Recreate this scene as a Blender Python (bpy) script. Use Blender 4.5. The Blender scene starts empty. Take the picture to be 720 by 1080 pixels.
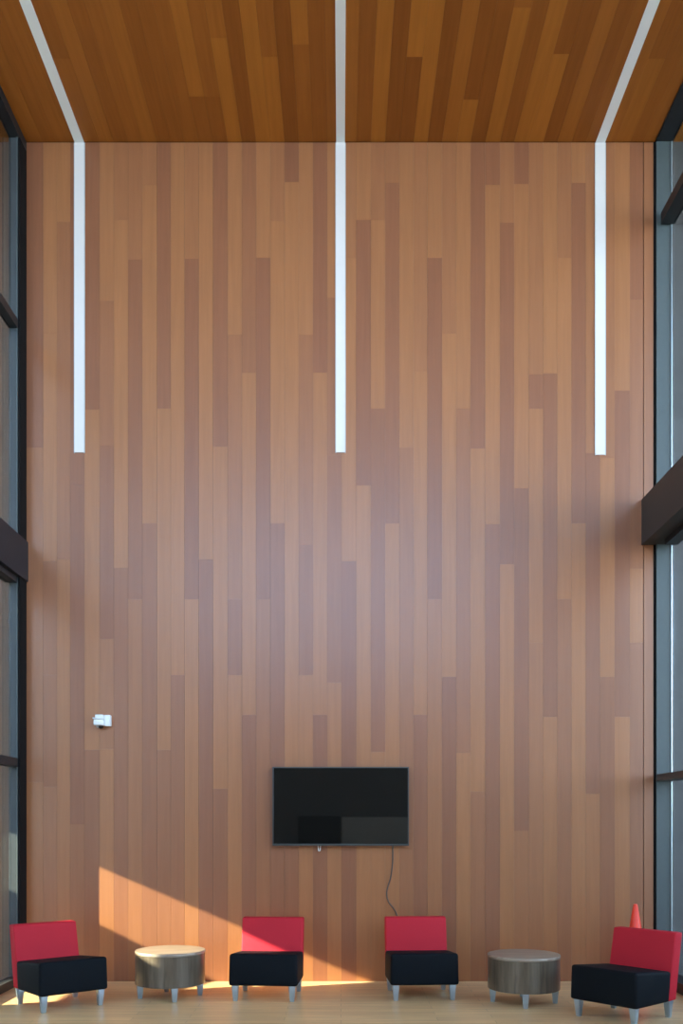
import bpy, bmesh, math, random
from mathutils import Vector, Matrix
random.seed(7)
C = bpy.context.scene.collection

# ------------------------------------------------------------------ helpers
def link(name, me, parent=None, loc=None):
    o = bpy.data.objects.new(name, me)
    C.objects.link(o)
    if parent is not None:
        o.parent = parent
    if loc is not None:
        o.location = loc
    return o

def from_bm(name, bm, mat, parent=None, smooth=None):
    bmesh.ops.recalc_face_normals(bm, faces=bm.faces[:])
    me = bpy.data.meshes.new(name)
    bm.to_mesh(me); bm.free()
    for m in (mat if isinstance(mat, (list, tuple)) else [mat]):
        me.materials.append(m)
    if smooth is not None:
        me.shade_smooth()
        me.set_sharp_from_angle(angle=math.radians(smooth))
    return link(name, me, parent)

def thing(name, label, cat, loc=(0, 0, 0), rz=0.0, group=None):
    o = bpy.data.objects.new(name, None)
    C.objects.link(o)
    o.empty_display_size = 0.1
    o.location = loc
    o.rotation_euler = (0, 0, rz)
    o["label"] = label
    o["category"] = cat
    if group:
        o["group"] = group
    return o

def structure(o):
    o["kind"] = "structure"
    return o

def add_box(bm, x0, x1, y0, y1, z0, z1, mi=0):
    v = [bm.verts.new(p) for p in ((x0, y0, z0), (x1, y0, z0), (x1, y1, z0), (x0, y1, z0),
                                   (x0, y0, z1), (x1, y0, z1), (x1, y1, z1), (x0, y1, z1))]
    fs = []
    for q in ((3, 2, 1, 0), (4, 5, 6, 7), (0, 1, 5, 4), (1, 2, 6, 5), (2, 3, 7, 6), (3, 0, 4, 7)):
        f = bm.faces.new([v[i] for i in q]); f.material_index = mi
        fs.append(f)
    return v, fs

def box_obj(name, b, mat, parent=None, bevel=0.0):
    bm = bmesh.new()
    add_box(bm, *b)
    if bevel:
        bmesh.ops.bevel(bm, geom=bm.edges[:], offset=bevel, segments=2, affect='EDGES', profile=0.6)
    return from_bm(name, bm, mat, parent, 40 if bevel else None)

def add_lathe(bm, prof, n=32, cx=0, cy=0, rot=0.0, sq=False):
    rings = []
    for r, z in prof:
        ring = []
        for k in range(n):
            a = rot + 2 * math.pi * k / n
            ring.append(bm.verts.new((cx + r * math.cos(a), cy + r * math.sin(a), z)))
        rings.append(ring)
    for a, b in zip(rings, rings[1:]):
        for k in range(n):
            bm.faces.new((a[k], a[(k + 1) % n], b[(k + 1) % n], b[k]))
    bm.faces.new(rings[0][::-1]); bm.faces.new(rings[-1])

def tube_obj(name, pts, r, mat, parent=None):
    cu = bpy.data.curves.new(name, 'CURVE')
    cu.dimensions = '3D'
    sp = cu.splines.new('BEZIER')
    sp.bezier_points.add(len(pts) - 1)
    for bp, p in zip(sp.bezier_points, pts):
        bp.co = p; bp.handle_left_type = bp.handle_right_type = 'AUTO'
    cu.bevel_depth = r; cu.bevel_resolution = 3; cu.resolution_u = 8
    tmp = bpy.data.objects.new(name, cu)
    C.objects.link(tmp)
    dg = bpy.context.evaluated_depsgraph_get()
    me = bpy.data.meshes.new_from_object(tmp.evaluated_get(dg))
    bpy.data.objects.remove(tmp); bpy.data.curves.remove(cu)
    me.name = name
    me.materials.clear(); me.materials.append(mat)
    me.shade_smooth()
    return link(name, me, parent)

# ------------------------------------------------------------------ materials
def new_mat(name):
    m = bpy.data.materials.new(name)
    m.use_nodes = True
    nt = m.node_tree
    return m, nt, nt.nodes["Principled BSDF"]

def plain(name, col, rough=0.5, metal=0.0, noise=0.06, scale=30, spec=0.5, coat=0.0, emit=None, bump=0.0):
    m, nt, p = new_mat(name)
    tc = nt.nodes.new("ShaderNodeTexCoord")
    nz = nt.nodes.new("ShaderNodeTexNoise")
    nz.inputs["Scale"].default_value = scale
    nz.inputs["Detail"].default_value = 3
    nt.links.new(tc.outputs["Object"], nz.inputs["Vector"])
    mx = nt.nodes.new("ShaderNodeMix"); mx.data_type = 'RGBA'
    mx.inputs[6].default_value = (*[c * (1 - noise) for c in col], 1)
    mx.inputs[7].default_value = (*[min(1, c * (1 + noise)) for c in col], 1)
    nt.links.new(nz.outputs["Fac"], mx.inputs[0])
    nt.links.new(mx.outputs[2], p.inputs["Base Color"])
    p.inputs["Roughness"].default_value = rough
    p.inputs["Metallic"].default_value = metal
    p.inputs["Specular IOR Level"].default_value = spec
    p.inputs["Coat Weight"].default_value = coat
    if emit:
        p.inputs["Emission Color"].default_value = (*emit[:3], 1)
        p.inputs["Emission Strength"].default_value = emit[3]
    if bump:
        b = nt.nodes.new("ShaderNodeBump")
        b.inputs["Strength"].default_value = bump
        b.inputs["Distance"].default_value = 0.002
        nt.links.new(nz.outputs["Fac"], b.inputs["Height"])
        nt.links.new(b.outputs["Normal"], p.inputs["Normal"])
    return m

def board_wood(name, dark, mid, light, grain, rough=0.38, spec=0.5, var=0.12):
    """panel boards: the tone of each board is a face attribute; fine grain runs along the board"""
    m, nt, p = new_mat(name)
    N, L = nt.nodes.new, nt.links.new
    at = N("ShaderNodeAttribute"); at.attribute_name = "tone"
    rp = N("ShaderNodeValToRGB")
    rp.color_ramp.elements[0].position = 0.0; rp.color_ramp.elements[0].color = (*dark, 1)
    rp.color_ramp.elements[1].position = 1.0; rp.color_ramp.elements[1].color = (*light, 1)
    e = rp.color_ramp.elements.new(0.5); e.color = (*mid, 1)
    L(at.outputs["Fac"], rp.inputs["Fac"])
    rd = N("ShaderNodeAttribute"); rd.attribute_name = "rnd"
    tc = N("ShaderNodeTexCoord")
    mp = N("ShaderNodeMapping"); mp.inputs["Scale"].default_value = grain
    ad = N("ShaderNodeVectorMath"); ad.operation = 'ADD'
    ml = N("ShaderNodeMath"); ml.operation = 'MULTIPLY'; ml.inputs[1].default_value = 37.0
    L(rd.outputs["Fac"], ml.inputs[0])
    L(tc.outputs["Object"], mp.inputs["Vector"])
    L(mp.outputs["Vector"], ad.inputs[0]); L(ml.outputs[0], ad.inputs[1])
    nz = N("ShaderNodeTexNoise"); nz.inputs["Scale"].default_value = 1.0; nz.inputs["Detail"].default_value = 5
    nz.inputs["Roughness"].default_value = 0.6; nz.inputs["Distortion"].default_value = 0.4
    L(ad.outputs[0], nz.inputs["Vector"])
    mr = N("ShaderNodeMapRange")
    mr.inputs["From Min"].default_value = 0.3; mr.inputs["From Max"].default_value = 0.7
    mr.inputs["To Min"].default_value = 1 - var; mr.inputs["To Max"].default_value = 1 + var
    L(nz.outputs["Fac"], mr.inputs["Value"])
    mx = N("ShaderNodeVectorMath"); mx.operation = 'SCALE'
    L(rp.outputs["Color"], mx.inputs[0]); L(mr.outputs[0], mx.inputs["Scale"])
    L(mx.outputs[0], p.inputs["Base Color"])
    p.inputs["Roughness"].default_value = rough
    p.inputs["Specular IOR Level"].default_value = spec
    b = N("ShaderNodeBump"); b.inputs["Strength"].default_value = 0.08; b.inputs["Distance"].default_value = 0.001
    L(nz.outputs["Fac"], b.inputs["Height"]); L(b.outputs["Normal"], p.inputs["Normal"])
    return m

M = {}
M["board"] = board_wood("panel_wood", (0.255, 0.096, 0.045), (0.305, 0.119, 0.050), (0.355, 0.142, 0.054), (26, 26, 1.2), rough=0.34, spec=0.50, var=0.07)
M["cladding"] = board_wood("grey_cladding", (0.085, 0.075, 0.070), (0.10, 0.092, 0.088), (0.125, 0.112, 0.105), (26, 26, 1.2), rough=0.6, spec=0.3, var=0.07)  # greyer and darker than the indoor boards
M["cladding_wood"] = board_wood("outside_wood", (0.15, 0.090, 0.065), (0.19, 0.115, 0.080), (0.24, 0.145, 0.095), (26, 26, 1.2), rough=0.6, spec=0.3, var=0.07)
M["ceil"] = board_wood("ceiling_wood", (0.27, 0.084, 0.015), (0.345, 0.114, 0.020), (0.425, 0.150, 0.024), (26, 1.2, 26), rough=0.5, spec=0.12, var=0.08)
M["gap"] = plain("reveal_black", (0.010, 0.009, 0.009), 0.9, spec=0.1)
M["frame_black"] = plain("frame_black_metal", (0.012, 0.013, 0.015), 0.45, spec=0.4)
M["frame_grey"] = plain("frame_grey_metal", (0.072, 0.090, 0.090), 0.45, spec=0.4)
M["frame_dark"] = plain("frame_dark_metal", (0.045, 0.045, 0.045), 0.45, spec=0.4)
M["post"] = plain("post_grey_metal", (0.050, 0.058, 0.062), 0.45, spec=0.4)
M["bead"] = plain("glazing_bead_aluminium", (0.55, 0.65, 0.70), 0.25, metal=0.6)
M["beam"] = plain("beam_dark_metal", (0.040, 0.037, 0.035), 0.55, spec=0.35)
M["beam2"] = plain("beam_black_metal", (0.0085, 0.011, 0.017), 0.5, spec=0.3)
M["lens"] = plain("opal_lens", (0.73, 0.69, 0.65), 0.5, noise=0.01)
M["lens_c"] = plain("opal_lens_unlit", (0.84, 0.86, 0.84), 0.5, noise=0.01)
M["alu"] = plain("white_channel", (0.55, 0.55, 0.54), 0.5)
M["black_fabric"] = plain("black_upholstery", (0.0022, 0.0045, 0.0075), 0.7, noise=0.25, scale=240, spec=0.16, bump=0.3)
M["red_fabric"] = plain("red_upholstery", (0.53, 0.018, 0.033), 0.65, noise=0.10, scale=220, spec=0.2, bump=0.25)
M["steel"] = plain("satin_aluminium", (0.44, 0.55, 0.66), 0.32, metal=0.75, noise=0.03)
M["white_plastic"] = plain("white_plastic", (0.80, 0.84, 0.84), 0.35, noise=0.02)
M["grey_plastic"] = plain("grey_plastic", (0.30, 0.30, 0.29), 0.4)
M["black_gloss"] = plain("dark_lens", (0.01, 0.01, 0.01), 0.08)
M["screen"] = plain("tv_screen", (0.0065, 0.0062, 0.0056), 0.02, noise=0.0, spec=0.6)
M["bezel"] = plain("tv_bezel", (0.06, 0.062, 0.062), 0.35, metal=0.4)
M["tv_back"] = plain("tv_back_housing", (0.02, 0.02, 0.02), 0.5)
M["cord"] = plain("grey_cord", (0.06, 0.055, 0.055), 0.5)
M["cone"] = plain("traffic_cone_plastic", (1.0, 0.06, 0.025), 0.30, noise=0.03, spec=0.35)
M["sun_mask"] = plain("sun_mask_pale", (0.60, 0.60, 0.58), 0.9, noise=0.12, scale=4)  # for the added sun mask; pale so it bounces more light
M["paving"] = plain("paving", (0.55, 0.53, 0.48), 0.9, noise=0.15, scale=6)
M["sky_block"] = plain("sky_block_dark_green", (0.035, 0.05, 0.025), 0.9, noise=0.4, scale=9)  # for the added block against low sky light
M["plaster"] = plain("dark_plaster", (0.17, 0.162, 0.155), 0.8)
M["panel"] = plain("grey_panel", (0.62, 0.60, 0.55), 0.7)
M["door"] = plain("black_door", (0.004, 0.004, 0.004), 0.6)

def table_wood(name, dark, light, grain, rough):
    m, nt, p = new_mat(name)
    N, L = nt.nodes.new, nt.links.new
    tc = N("ShaderNodeTexCoord"); mp = N("ShaderNodeMapping"); mp.inputs["Scale"].default_value = grain
    nz = N("ShaderNodeTexNoise"); nz.inputs["Scale"].default_value = 1; nz.inputs["Detail"].default_value = 6
    nz.inputs["Distortion"].default_value = 0.6
    rp = N("ShaderNodeValToRGB")
    rp.color_ramp.elements[0].position = 0.32; rp.color_ramp.elements[0].color = (*dark, 1)
    rp.color_ramp.elements[1].position = 0.68; rp.color_ramp.elements[1].color = (*light, 1)
    L(tc.outputs["Object"], mp.inputs["Vector"]); L(mp.outputs[0], nz.inputs["Vector"])
    L(nz.outputs["Fac"], rp.inputs["Fac"]); L(rp.outputs["Color"], p.inputs["Base Color"])
    p.inputs["Roughness"].default_value = rough
    return m
M["drum"] = table_wood("drum_laminate", (0.080, 0.060, 0.042), (0.16, 0.125, 0.088), (26, 26, 2.0), 0.28)
M["drumtop"] = table_wood("table_top_laminate", (0.24, 0.18, 0.13), (0.36, 0.285, 0.21), (2.5, 30, 30), 0.28)

def floor_mat():
    m, nt, p = new_mat("oak_floor_planks")
    N, L = nt.nodes.new, nt.links.new
    tc = N("ShaderNodeTexCoord")
    br = N("ShaderNodeTexBrick")
    br.offset = 0.37; br.offset_frequency = 2
    br.inputs["Scale"].default_value = 1.0
    br.inputs["Brick Width"].default_value = 1.3; br.inputs["Row Height"].default_value = 0.12
    br.inputs["Mortar Size"].default_value = 0.0012; br.inputs["Mortar Smooth"].default_value = 0.3
    br.inputs["Color1"].default_value = (0.82, 0.55, 0.27, 1)
    br.inputs["Color2"].default_value = (0.72, 0.46, 0.22, 1)
    br.inputs["Mortar"].default_value = (0.16, 0.10, 0.05, 1)
    L(tc.outputs["Object"], br.inputs["Vector"])
    mp = N("ShaderNodeMapping"); mp.inputs["Scale"].default_value = (2.0, 34, 1)
    nz = N("ShaderNodeTexNoise"); nz.inputs["Scale"].default_value = 1; nz.inputs["Detail"].default_value = 5
    L(tc.outputs["Object"], mp.inputs["Vector"]); L(mp.outputs[0], nz.inputs["Vector"])
    mr = N("ShaderNodeMapRange"); mr.inputs["From Min"].default_value = 0.3; mr.inputs["From Max"].default_value = 0.7
    mr.inputs["To Min"].default_value = 0.86; mr.inputs["To Max"].default_value = 1.14
    L(nz.outputs["Fac"], mr.inputs["Value"])
    sc = N("ShaderNodeVectorMath"); sc.operation = 'SCALE'
    L(br.outputs["Color"], sc.inputs[0]); L(mr.outputs[0], sc.inputs["Scale"])
    L(sc.outputs[0], p.inputs["Base Color"])
    p.inputs["Roughness"].default_value = 0.30
    p.inputs["Specular IOR Level"].default_value = 0.30
    return m
M["floor"] = floor_mat()

def glass_mat(name, col):
    m = bpy.data.materials.new(name); m.use_nodes = True
    nt = m.node_tree; nt.nodes.clear()
    N, L = nt.nodes.new, nt.links.new
    out = N("ShaderNodeOutputMaterial"); mix = N("ShaderNodeMixShader")
    tr = N("ShaderNodeBsdfTransparent"); tr.inputs["Color"].default_value = (*col, 1)
    gl = N("ShaderNodeBsdfGlossy"); gl.inputs["Roughness"].default_value = 0.0
    fr = N("ShaderNodeFresnel"); ge = N("ShaderNodeNewGeometry"); io = N("ShaderNodeMapRange")      # same Fresnel on the way in and on the way out
    io.inputs["To Min"].default_value = 1.45; io.inputs["To Max"].default_value = 1 / 1.45
    L(ge.outputs["Backfacing"], io.inputs["Value"]); L(io.outputs[0], fr.inputs["IOR"])
    L(fr.outputs[0], mix.inputs[0]); L(tr.outputs[0], mix.inputs[1]); L(gl.outputs[0], mix.inputs[2])
    L(mix.outputs[0], out.inputs["Surface"])
    return m
M["glass"] = glass_mat("grey_window_glass", (0.74, 0.79, 0.79))
M["glass_blue"] = glass_mat("blue_window_glass", (0.80, 0.91, 1.0))  # blue tint added to colour the sheen on the back wall

# ------------------------------------------------------------------ measures
H = 8.85            # ceiling height
CAM_Y, CAM_Z, F = -9.7, 1.67, 970.0
REAR = -11.0
XL, XR = -3.315, 3.305
wx = lambda px: (px - 359.5) / 100.0
wz = lambda py: 1.67 + (868.0 - py) / 100.0

# ------------------------------------------------------------------ panelled wall and ceiling
SEAMS = [28, 45.5, 60, 74, 89, 105, 120, 135, 150, 165.5, 180, 194.5, 209.5, 224.5, 240, 255, 270, 285, 300, 315, 330,
         345, 360, 375.5, 391, 406, 421, 436, 450.5, 466, 481, 496, 511.5, 527, 542, 557.5, 572.5, 587.5, 602.5, 617.5,
         632.5, 648, 664, 678]
# for every column of boards, from the top: tone, joint, tone, joint, tone ...
WALL = """D472M825L|L352L592m712d830M|L234m590L|D511D869m|D432L791d|L317m470D674M790L|M232L599d|M274D632M|M195L552d|D431L791d|
L712d|M273D632L|L590D|D471L832D|L353m632D712L|d393L754D|L272D632m|M233L552D|D192L810D|L353m575d712L|D393L754D|L314m480d720L|
M272L592D|L232D512L|M232L431D793L|M193D552L|L472m|M392L754D|L272D632M|M352L714D|L431m794L|D473L835m|D195L553D|M235D595L|
D194L515D876M|M395D431L678M|L394D756L|M272L632m|L193D552L|M478D837L|M483L714d|L412D756L|D316m600L678d""".replace("\n", "").split("|")
CEIL = """m|d|m|m|m62d|M|d|m|M|d|d|m|d102L|d102m|L40M|D|L|L60m|D|m47L|d|m|M|d|L|D|D60L|L|D|M|L105D|D|L8m|d|L|L57D|D|M|D|
m|m|M62d|d""".replace("\n", "").split("|")
TONE = {"D": 0.06, "d": 0.24, "m": 0.42, "M": 0.62, "L": 0.92}
import re
def parse(col, first, last):
    toks = re.findall(r"[DdmML]|\d+", col)
    out, a = [], first
    for i in range(0, len(toks), 2):
        b = float(toks[i + 1]) if i + 1 < len(toks) else last
        out.append((a, b, TONE[toks[i]])); a = b
    return out

class Boards:
    def __init__(s): s.v, s.f, s.t, s.r, s.mi = [], [], [], [], []
    def add(s, corners, back, tone):
        """corners: four points of the visible face; back: offset to the board's back"""
        r = random.random(); n = len(s.v)
        s.v += [tuple(c) for c in corners] + [tuple(Vector(c) + Vector(back)) for c in corners]
        fs = [(0, 1, 2, 3), (7, 6, 5, 4)] + [(k, k + 4, (k + 1) % 4 + 4, (k + 1) % 4) for k in range(4)]
        t = min(1, max(0, tone + random.uniform(-0.07, 0.07)))
        for f in fs:
            s.f.append([n + i for i in f]); s.t.append(t); s.r.append(r); s.mi.append(0)
    def backing(s, b):
        x0, x1, y0, y1, z0, z1 = b; n = len(s.v)
        s.v += [(x0, y0, z0), (x1, y0, z0), (x1, y1, z0), (x0, y1, z0), (x0, y0, z1), (x1, y0, z1), (x1, y1, z1), (x0, y1, z1)]
        for q in ((3, 2, 1, 0), (4, 5, 6, 7), (0, 1, 5, 4), (1, 2, 6, 5), (2, 3, 7, 6), (3, 0, 4, 7)):
            s.f.append([n + i for i in q]); s.t.append(0); s.r.append(0); s.mi.append(1)
    def build(s, name, mats, parent=None):
        me = bpy.data.meshes.new(name)
        me.from_pydata(s.v, [], s.f)
        for m in mats: me.materials.append(m)
        me.polygons.foreach_set("material_index", s.mi)
        for nm, vals in (("tone", s.t), ("rnd", s.r)):
            a = me.attributes.new(nm, 'FLOAT', 'FACE'); a.data.foreach_set("value", vals)
        me.update()
        return link(name, me, parent)

G = 0.0005
def wall_board(B, x0, x1, z0, z1, tone, y=0.0):
    B.add([(x0 + G, y, z0 + G), (x1 - G, y, z0 + G), (x1 - G, y, z1 - G), (x0 + G, y, z1 - G)], (0, 0.018, 0), tone)
def ceil_board(B, x0, x1, y0, y1, tone, z=H):
    B.add([(x0 + G, y0 + G, z), (x0 + G, y1 - G, z), (x1 - G, y1 - G, z), (x1 - G, y0 + G, z)], (0, 0, 0.018), tone)

B = Boards()
B.backing((-3.47, 3.50, 0.020, 0.30, -0.1, H + 0.1))
for i, col in enumerate(WALL):
    x0, x1 = wx(SEAMS[i]), wx(SEAMS[i + 1])
    if i == 0: x0 = XL
    for a, b, t in parse(col, 150.25, 1037):
        z1, z0 = wz(a), max(0.0, wz(b))
        wall_board(B, x0, x1, z0, z1, t)
wall_board(B, wx(678.7), XR - 0.012, 0, wz(150.25), 0.42)          # end board behind its groove
structure(B.build("wall_back", [M["board"], M["gap"]]))

def random_cols(x0, x1, w=0.152):
    n = max(1, round((x1 - x0) / w))
    return [(x0 + (x1 - x0) * k / n, x0 + (x1 - x0) * (k + 1) / n) for k in range(n)]
def rt(): return random.choice([0.06, 0.2, 0.42, 0.62, 0.92, 0.92])

# the panelling carries on outside, past the glass
for nm, xa, xb in (("wall_outside_left", -6.2, -3.47), ("wall_outside_right", 3.50, 6.2)):
    B = Boards(); B.backing((xa, xb, 0.020, 0.30, -0.12, H + 0.1))
    for x0, x1 in random_cols(xa, xb):
        z = -0.1
        while z < H - 0.01:
            z2 = min(H, z + random.uniform(1.5, 4.5)); wall_board(B, x0, x1, z, z2, rt()); z = z2
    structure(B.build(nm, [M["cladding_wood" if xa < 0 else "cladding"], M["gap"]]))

cy = lambda py: CAM_Y + 970.0 * (H - CAM_Z) / (868.0 - py) if py < 150 else -0.004
B = Boards(); B.backing((-3.47, 3.50, REAR, 0.020, H + 0.019, H + 0.30))
cols = CEIL + ["m"]
xs = SEAMS + [690]
for i, col in enumerate(cols):
    x0, x1 = wx(xs[i]), wx(xs[i + 1])
    if i == 0: x0 = XL
    last = None
    for a, b, t in parse(col, 150, -1000):
        ya = cy(a)
        yb = cy(b) if b > -999 else -1.75 - random.uniform(0.05, 2.2)
        ceil_board(B, x0, x1, yb, ya, t); last = yb
    y = last
    while y > REAR + 0.01:
        y2 = max(REAR, y - random.uniform(1.5, 4.0)); ceil_board(B, x0, x1, y2, y, rt()); y = y2
structure(B.build("ceiling", [M["ceil"], M["gap"]]))

for nm, xa, xb in (("ceiling_outside_left", -4.9, -3.47), ("ceiling_outside_right", 3.50, 4.9)):
    B = Boards(); B.backing((xa, xb, REAR, 0.018, H + 0.019, H + 0.30))
    for x0, x1 in random_cols(xa, xb):
        y = -0.002
        while y > REAR + 0.01:
            y2 = max(REAR, y - random.uniform(1.5, 4.0)); ceil_board(B, x0, x1, y2, y, rt()); y = y2
    structure(B.build(nm, [M["ceil"], M["gap"]]))

# ------------------------------------------------------------------ floor and ground
structure(box_obj("floor", (-3.50, 3.55, REAR, 0.02, -0.11, 0.0), M["floor"]))
structure(box_obj("ground", (-40, 40, -45, 25, -0.40, -0.115), M["paving"]))

# ------------------------------------------------------------------ side windows
def window(name, boxes, panes, glass="glass"):
    root = bpy.data.objects.new(name, None); C.objects.link(root); structure(root)
    for nm, b, m in boxes:
        box_obj(nm, b, m, root)
    for b in panes:
        box_obj("glass_pane", b, M[glass], root)
    return root

E = 0.002
# left: deep end post, dark frame
lx0, lx1, lg = -3.43, -3.315 - E, -3.415
bx = [("end_post", (lx0, -3.337, -0.20, -E, 0.0, H - 0.10), M["post"]),
      ("reveal", (-3.336, lx1 + 0.001, -0.20, -E, 0.0, H - 0.10), M["gap"]),
      ("glazing_bead", (-3.349, -3.337, -0.212, -0.2005, 0.1, H - 0.1), M["frame_grey"]),
      ("head_frame", (lx0, lx1, REAR, -E, H - 0.10, H + 0.05), M["frame_black"]),
      ("bottom_rail", (lx0, lx1, REAR, -0.202, 0.0, 0.085), M["frame_dark"])]
lrows = [(0.085, 2.25), (2.34, 4.25), (4.60, 6.78), (6.87, H - 0.10)]
for z0, z1 in ((2.25, 2.34), (6.78, 6.87)):
    bx.append(("transom", (lx0, -3.335, REAR, -0.202, z0, z1), M["frame_black"]))
for y in (-2.0, -3.8, -5.6, -7.4, -9.2, -10.9):
    bx.append(("mullion", (lx0, -3.335, y - 0.07, y, 0.085, H - 0.10), M["frame_black"]))
window("window_1", bx, [(lg - 0.006, lg + 0.006, REAR, -0.202, a, b) for a, b in lrows])
# right: flat end jamb facing the room
rx0, rx1, rg = XR + E, 3.475, 3.470
bx = [("end_jamb", (rx0 + 0.010, 3.466, -0.030, 0.015, 0.0, H - 0.0), M["frame_grey"]),
      ("reveal", (rx0 - 0.012, rx0 + 0.009, -0.004, 0.015, 0.0, H), M["gap"]),
      ("glazing_bead", (3.467, 3.4765, -0.046, 0.010, 0.1, H - 0.02), M["bead"]),
      ("head_frame", (rx0, 3.49, REAR, -0.035, H - 0.015, H + 0.05), M["frame_black"]),
      ("bottom_rail", (rx0, 3.49, REAR, -0.052, 0.0, 0.105), M["frame_black"])]
rrows = [(0.105, 2.11), (2.18, 4.62), (5.05, 7.955), (8.07, H - 0.015)]
bx.append(("transom", (3.312, 3.50, REAR, -0.052, 2.11, 2.18), M["frame_dark"]))
bx.append(("transom", (3.355, 3.50, REAR, -0.052, 7.955, 8.07), M["frame_black"]))
for y in (-1.7, -3.5, -5.3, -7.1, -8.9, -10.9):
    bx.append(("mullion", (3.33, 3.50, y - 0.07, y, 0.105, H - 0.015), M["frame_dark"]))
window("window_2", bx, [(rg + 0.007, rg + 0.017, REAR, -0.052, a, b) for a, b in rrows])

# deep horizontal beams that stand in front of the glazing
def beam(name, x0, x1, z0, z1, step, mat):
    root = bpy.data.objects.new(name, None); C.objects.link(root); structure(root)
    box_obj("beam_body", (x0, x1, REAR, -E, z0, z1), mat, root, 0.006)
    s0, s1, t0, t1 = step
    box_obj("beam_shelf", (s0, s1, REAR, -0.21, t0, t1), M["frame_black"], root)
beam("trim_1", -3.50, -3.295, 4.21, 4.63, (-3.46, -3.34, 4.15, 4.21), M["beam2"])
beam("trim_2", 3.165, 3.50, 4.60, 5.08, (3.34, 3.47, 4.54, 4.60), M["beam"])

# ------------------------------------------------------------------ the room behind the camera
structure(box_obj("wall_front", (-3.5, 3.55, REAR - 0.25, REAR - 0.002, -0.1, 4.9), M["plaster"]))
structure(box_obj("trim_3", (0.02, 3.30, REAR - 0.001, REAR + 0.03, 0.0, 1.80), M["panel"], None, 0.004))
d = structure(box_obj("door_1", (-0.95, -0.02, REAR, REAR + 0.045, 0.0, 1.82), M["door"], None, 0.004))
bx = [("window_frame", (-3.5, 3.55, REAR - 0.2, REAR - 0.05, 4.902, 5.0), M["frame_black"])]
for x in (-3.45, -1.75, 0.0, 1.75, 3.45):
    bx.append(("mullion", (x - 0.035, x + 0.035, REAR - 0.2, REAR - 0.05, 5.0, H), M["frame_black"]))
window("window_3", bx, [(-3.4, 3.4, REAR - 0.13, REAR - 0.118, 5.0, H)], "glass_blue")
structure(box_obj("roof", (-4.9, 4.9, REAR - 0.4, 0.3, H + 0.31, H + 0.6), M["plaster"]))

structure(box_obj("low_sky_block", (9.0, 9.6, -30, 6, -0.12, 2.0), M["sky_block"]))  # unseen block added to cut low sky light from the right

# added unseen wall that masks the sun; its openings shape the sun patches
SX, KX, KZ = -9.0, 0.27, 0.424
def py_(y): return y - KX * (-3.4 - SX)
def pz_(z): return z + KZ * (-3.4 - SX)
bm = bmesh.new()
T = 0.06
ya, yb = -16.0, 0.4
def sbox(y0, y1, z0, z1): add_box(bm, SX - T, SX, y0, y1, z0, z1)
a0, a1 = pz_(0.10), pz_(0.33)
b1 = pz_(1.59)
sbox(ya, yb, -0.12, a0)
sbox(ya, py_(-1.35), a0, a1); sbox(py_(-0.42), yb, a0, a1)
ym, yl = py_(-0.10), py_(-1.66)
zs_r, zs_l = pz_(0.995), pz_(0.61)
sbox(yl, py_(-1.03), pz_(0.60), pz_(1.06))
sbox(ya, yb, a1, pz_(0.60))
sbox(ya, yl, pz_(0.60), b1); sbox(ym, yb, pz_(0.60), b1)
v = [bm.verts.new(p) for p in ((SX - T, yl, pz_(0.60)), (SX - T, ym, pz_(0.60)), (SX - T, ym, zs_r), (SX - T, yl, zs_l),
                               (SX, yl, pz_(0.60)), (SX, ym, pz_(0.60)), (SX, ym, zs_r), (SX, yl, zs_l))]
for q in ((3, 2, 1, 0), (4, 5, 6, 7), (0, 1, 5, 4), (1, 2, 6, 5), (2, 3, 7, 6), (3, 0, 4, 7)):
    bm.faces.new([v[i] for i in q])
b2 = pz_(1.625)
sbox(ya, yl, b1, b2); sbox(py_(-1.06), yb, b1, b2)
sbox(ya, yb, b2, 11.6)
structure(from_bm("sun_mask_wall", bm, M["sun_mask"]))

# ------------------------------------------------------------------ linear lights: down the wall and on along the ceiling
def linear_light(px0, px1, pyb, label):
    x0, x1, z0 = wx(px0), wx(px1), wz(pyb)
    xc = (x0 + x1) / 2; hw = (x1 - x0) / 2
    t = thing("linear_light", label, "ceiling light", (xc, 0, z0), 0, "linear lights on the timber panelling")
    top = H - z0
    o = box_obj("wall_lens", (-hw, hw, -0.0095, -0.0005, 0.006, top - 0.010), M["lens"], t)
    o = box_obj("ceiling_lens", (-hw, hw, -7.0, -0.010, top - 0.0095, top - 0.0005), M["lens_c"], t)
    for s in (-1, 1):
        box_obj("channel_edge", (s * hw - 0.004 + s * 0.004, s * hw + 0.004 + s * 0.004, -0.011, -0.0005, 0.0, top - 0.012), M["alu"], t)
    return t
linear_light(79.0, 88.8, 478, "white L-shaped linear light running down the wall beside the left window")
linear_light(354.4, 363.6, 478, "white L-shaped linear light in the middle, high above the television")
linear_light(627.8, 637.6, 480.5, "white L-shaped linear light running down the wall beside the right window")

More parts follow.
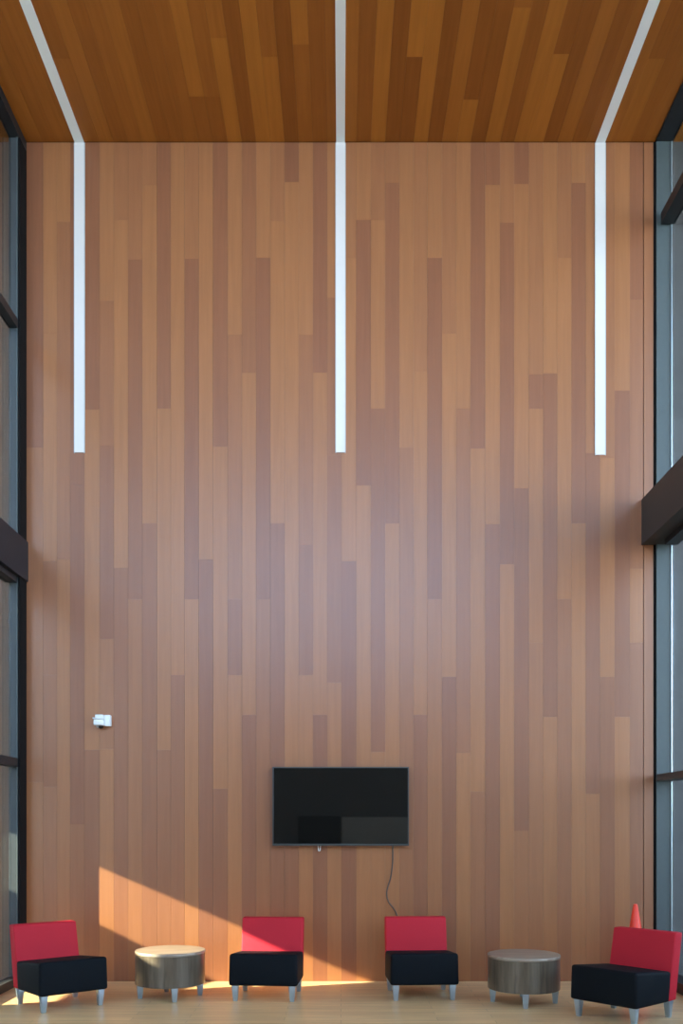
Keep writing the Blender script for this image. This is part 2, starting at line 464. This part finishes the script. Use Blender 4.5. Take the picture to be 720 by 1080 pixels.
# ------------------------------------------------------------------ television
def television():
    k = 1 / 1.0085
    x0, x1 = wx(287.2) * k, wx(431.2) * k
    z0, z1 = CAM_Z + (868 - 892.0) / 100 * k, CAM_Z + (868 - 808.8) / 100 * k
    xc, zc = (x0 + x1) / 2, (z0 + z1) / 2
    w, h = (x1 - x0) / 2, (z1 - z0) / 2
    t = thing("television", "black flat-screen television hung on the wood-panelled wall", "television", (xc, 0, zc))
    b = 0.016
    bm = bmesh.new()
    add_box(bm, -w, w, -0.085, -0.050, h - b * 0.8, h)
    add_box(bm, -w, w, -0.085, -0.050, -h, -h + b * 1.3)
    add_box(bm, -w, -w + b * 0.8, -0.085, -0.050, -h + b * 1.3, h - b * 0.8)
    add_box(bm, w - b * 0.8, w, -0.085, -0.050, -h + b * 1.3, h - b * 0.8)
    from_bm("bezel", bm, M["bezel"], t)
    box_obj("screen", (-w + b * 0.8, w - b * 0.8, -0.081, -0.060, -h + b * 1.3, h - b * 0.8), M["screen"], t)
    box_obj("back_housing", (-w + 0.05, w - 0.05, -0.0495, -0.022, -h + 0.04, h - 0.06), M["tv_back"], t, 0.006)
    box_obj("wall_bracket", (-0.3, 0.3, -0.0215, -0.0005, -0.2, 0.2), M["steel"], t)
    P = lambda px, py: ((px - 359.5) / 100 - xc, -0.012, CAM_Z + (868 - py) / 100 - zc)
    pts = [(P(414.2, 880)), P(414.0, 893), P(413.6, 911), P(411.6, 926), P(408.6, 936), P(407.6, 943), P(409.5, 951), P(414, 957), P(417.5, 963), P(420, 975), P(421, 990)]
    tube_obj("power_cord", pts, 0.0062, M["cord"], t)
    q = lambda px, py: ((px - 359.5) / 100 - xc, -0.040, CAM_Z + (868 - py) / 100 - zc)
    o = tube_obj("mount_cord", [q(335.7, 888), q(335.6, 894), q(336.6, 897.2), q(337.8, 894), q(337.7, 888)], 0.0042, M["white_plastic"], t)
    o["label"] = "small pale loop hanging under the screen"
    return t
television()

# ------------------------------------------------------------------ wall camera
def security_camera():
    t = thing("security_camera", "small white security camera on the wall, left of the television", "security camera", (wx(109), 0, wz(761)))
    # junction box on the wall, hooded body pointing left and down, lens below
    box_obj("mount_box", (0.030, 0.088, -0.075, -0.0005, -0.055, 0.062), M["white_plastic"], t, 0.008)
    box_obj("hood", (-0.055, 0.0295, -0.135, -0.006, 0.012, 0.060), M["white_plastic"], t, 0.010)
    box_obj("body", (-0.072, 0.0295, -0.130, -0.010, -0.050, 0.0115), M["white_plastic"], t, 0.012)
    bm = bmesh.new()
    add_lathe(bm, [(0.010, -0.084), (0.021, -0.078), (0.026, -0.066), (0.026, -0.0505)], 20, -0.006, -0.075)
    from_bm("lens", bm, M["black_gloss"], t, 40)
    bm = bmesh.new()
    add_lathe(bm, [(0.006, -0.072), (0.013, -0.0705), (0.013, -0.0505)], 14, -0.040, -0.080)
    from_bm("sensor", bm, M["grey_plastic"], t, 40)
    box_obj("side_arm", (-0.098, -0.0555, -0.070, -0.045, 0.022, 0.036), M["white_plastic"], t, 0.005)
security_camera()

# ------------------------------------------------------------------ lounge chairs
def soft_box(name, pts8, mat, parent, bev=0.028, seg=4, puff=0.0):
    bm = bmesh.new()
    v = [bm.verts.new(p) for p in pts8]
    for q in ((3, 2, 1, 0), (4, 5, 6, 7), (0, 1, 5, 4), (1, 2, 6, 5), (2, 3, 7, 6), (3, 0, 4, 7)):
        bm.faces.new([v[i] for i in q])
    bmesh.ops.bevel(bm, geom=bm.edges[:], offset=bev, segments=seg, affect='EDGES', profile=0.55)
    return from_bm(name, bm, mat, parent, 60)

def leg_obj(x, y, parent, h=0.146, top=0.031, bot=0.020, rot=math.pi / 4):
    bm = bmesh.new()
    s = math.sqrt(2)
    add_lathe(bm, [(bot * s * 0.9, 0.0), (bot * s, 0.004), (top * s, h - 0.012), (top * s, h)], 4, 0, 0, rot)
    bmesh.ops.bevel(bm, geom=[e for e in bm.edges if abs(e.verts[0].co.z - e.verts[1].co.z) > 0.02], offset=0.006, segments=2, affect='EDGES')
    o = from_bm("leg", bm, M["steel"], parent, 40)
    o.location = (x, y, 0)
    return o

def make_chair(label):
    t = thing("lounge_chair", label, "chair", (0, 0, 0), 0, "red and black lounge chairs")
    w = 0.325
    z0, z1 = 0.147, 0.447
    soft_box("seat", [(-w, -0.325, z0), (w, -0.325, z0), (w, 0.190, z0), (-w, 0.190, z0),
                      (-w + 0.006, -0.318, z1), (w - 0.006, -0.318, z1), (w - 0.006, 0.232, z1 - 0.045), (-w + 0.006, 0.232, z1 - 0.045)],
             M["black_fabric"], t, 0.030)
    wb = 0.308
    soft_box("backrest", [(-wb, 0.193, z0), (wb, 0.193, z0), (wb, 0.325, z0), (-wb, 0.325, z0),
                          (-wb, 0.322, 0.723), (wb, 0.322, 0.723), (wb, 0.430, 0.723), (-wb, 0.430, 0.723)],
             M["red_fabric"], t, 0.016, 3)
    for x in (-0.268, 0.268):
        for y in (-0.270, 0.262):
            leg_obj(x, y, t)
    return t

def copy_tree(o, parent=None):
    c = o.copy(); C.objects.link(c)
    if parent is not None: c.parent = parent
    for ch in list(o.children):
        copy_tree(ch, c)
    return c

CHAIRS = [((-2.588, -1.235), math.atan2(0.36, 0.42), "red-backed black lounge chair angled in the corner beside the left window"),
          ((-0.705, -0.815), math.radians(-4.0), "red-backed black lounge chair with a diagonal of sunlight across its back"),
          ((0.768, -0.765), math.radians(3.0), "red-backed black lounge chair in shade under the dangling television cord"),
          ((2.437, -1.765), -math.atan2(0.42, 0.36), "red-backed black lounge chair in front of the orange traffic cone")]
proto = None
for (x, y), rz, lab in CHAIRS:
    if proto is None:
        proto = make_chair(lab); c = proto
    else:
        c = copy_tree(proto)
    c.location = (x, y, 0.0005); c.rotation_euler = (0, 0, rz); c["label"] = lab

# ------------------------------------------------------------------ drum tables
def make_table(label):
    t = thing("drum_table", label, "table", (0, 0, 0), 0, "round drum tables between the chairs")
    R = 0.334
    bm = bmesh.new()
    add_lathe(bm, [(R - 0.008, 0.133), (R - 0.003, 0.137), (R - 0.003, 0.4225)], 72)
    from_bm("drum_side", bm, M["drum"], t, 40)
    bm = bmesh.new()
    add_lathe(bm, [(R - 0.004, 0.423), (R, 0.426), (R, 0.446), (R - 0.004, 0.4515), (R - 0.012, 0.453)], 72)
    from_bm("table_top", bm, M["drumtop"], t, 40)
    for k in range(4):
        a = math.radians(-90 + 90 * k)
        leg_obj(0.285 * math.cos(a), 0.285 * math.sin(a), t, h=0.1325, rot=math.pi / 4 + a)
    return t
t1 = make_table("round wooden drum table with a sunlit top, between the left corner chair and its neighbour")
t1.location = (-1.640, -0.860, 0.0005); t1.rotation_euler = (0, 0, math.radians(18))
t2 = copy_tree(t1)
t2.location = (1.700, -1.140, 0.0005); t2.rotation_euler = (0, 0, math.radians(-8))
t2["label"] = "round wooden drum table in shade, next to the chair before the orange cone"

# ------------------------------------------------------------------ traffic cone
def cone():
    s = 101.5
    t = thing("traffic_cone", "orange traffic cone standing behind the right-hand chair", "traffic cone", ((669.8 - 359.5) / 104.5, -0.42, 0.0005))
    top = CAM_Z + (868 - 953.5) / 104.5
    bm = bmesh.new()
    add_lathe(bm, [(0.170, 0.031), (0.165, 0.045), (0.152, 0.060), (0.022, top - 0.012), (0.019, top - 0.003), (0.013, top)], 40)
    from_bm("cone_body", bm, M["cone"], t, 40)
    bm = bmesh.new()
    add_box(bm, -0.185, 0.185, -0.185, 0.185, 0.0, 0.030)
    bmesh.ops.bevel(bm, geom=[e for e in bm.edges if abs(e.verts[0].co.z - e.verts[1].co.z) > 0.02], offset=0.04, segments=4, affect='EDGES')
    from_bm("cone_base", bm, M["cone"], t, 40)
cone()

# ------------------------------------------------------------------ light
W = bpy.data.worlds.new("sky"); bpy.context.scene.world = W
W.use_nodes = True
nt = W.node_tree; nt.nodes.clear()
N, L = nt.nodes.new, nt.links.new
tc = N("ShaderNodeTexCoord"); sp = N("ShaderNodeSeparateXYZ"); rp = N("ShaderNodeValToRGB")
bg = N("ShaderNodeBackground"); out = N("ShaderNodeOutputWorld")
L(tc.outputs["Generated"], sp.inputs[0]); L(sp.outputs["Z"], rp.inputs["Fac"])
els = rp.color_ramp.elements
els[0].position = 0.0; els[0].color = (1.12, 1.13, 1.15, 1)
els[1].position = 1.0; els[1].color = (0.13, 0.17, 0.26, 1)
e = els.new(0.28); e.color = (0.74, 0.82, 0.94, 1)
e = els.new(0.50); e.color = (0.30, 0.36, 0.45, 1)
dt = N("ShaderNodeVectorMath"); dt.operation = 'DOT_PRODUCT'; dt.inputs[1].default_value = (0.72, -0.69, 0.0)
L(tc.outputs["Generated"], dt.inputs[0])
mr = N("ShaderNodeMapRange"); mr.inputs["From Min"].default_value = -0.6; mr.inputs["From Max"].default_value = 0.75
L(dt.outputs["Value"], mr.inputs["Value"])
tint = N("ShaderNodeMix"); tint.data_type = 'RGBA'
tint.inputs[6].default_value = (1.0, 0.97, 0.92, 1); tint.inputs[7].default_value = (0.87, 0.95, 1.09, 1)
L(mr.outputs[0], tint.inputs[0])
mu = N("ShaderNodeMix"); mu.data_type = 'RGBA'; mu.blend_type = 'MULTIPLY'; mu.inputs[0].default_value = 1.0
L(rp.outputs["Color"], mu.inputs[6]); L(tint.outputs[2], mu.inputs[7])
L(mu.outputs[2], bg.inputs["Color"]); L(bg.outputs[0], out.inputs[0])
bg.inputs["Strength"].default_value = 1.6

sd = bpy.data.lights.new("sun", 'SUN'); sd.energy = 7.2; sd.angle = math.radians(0.35); sd.color = (1.0, 0.86, 0.62)
so = bpy.data.objects.new("sun", sd); C.objects.link(so)
so.rotation_euler = Vector((1.0, KX, -KZ)).to_track_quat('-Z', 'Y').to_euler()
so.location = (-20, -8, 12)

def portal(name, loc, direction, sx, sy):
    a = bpy.data.lights.new(name, 'AREA'); a.shape = 'RECTANGLE'; a.size = sx; a.size_y = sy
    a.cycles.is_portal = True
    o = bpy.data.objects.new(name, a); C.objects.link(o); o.location = loc
    o.rotation_euler = Vector(direction).to_track_quat('-Z', 'Z').to_euler()
portal("sky_portal_left", (-3.56, REAR / 2, H / 2), (1, 0, 0), -REAR, H)
portal("sky_portal_right", (3.60, REAR / 2, H / 2), (-1, 0, 0), -REAR, H)
portal("sky_portal_rear", (0, REAR - 0.3, 6.9), (0, 1, 0), 6.9, 3.9)

# ------------------------------------------------------------------ camera
cd = bpy.data.cameras.new("camera")
cd.sensor_fit = 'VERTICAL'; cd.sensor_height = 36.0; cd.sensor_width = 24.0
cd.lens = 36.0 * F / 1080.0
cd.shift_y = (868 - 540) / 1080.0
cd.shift_x = 0.5 / 1080.0
cd.clip_start = 0.05
co = bpy.data.objects.new("camera", cd); C.objects.link(co)
co.location = (0, CAM_Y, CAM_Z); co.rotation_euler = (math.radians(90), 0, 0)
S = bpy.context.scene
S.camera = co
S.view_settings.view_transform = 'Standard'
S.view_settings.look = 'None'
S.view_settings.gamma = 1.0
S.view_settings.use_curve_mapping = False
S.view_settings.exposure = 2.78
S.cycles.max_bounces = 10
S.cycles.diffuse_bounces = 6
S.cycles.sample_clamp_indirect = 6.0
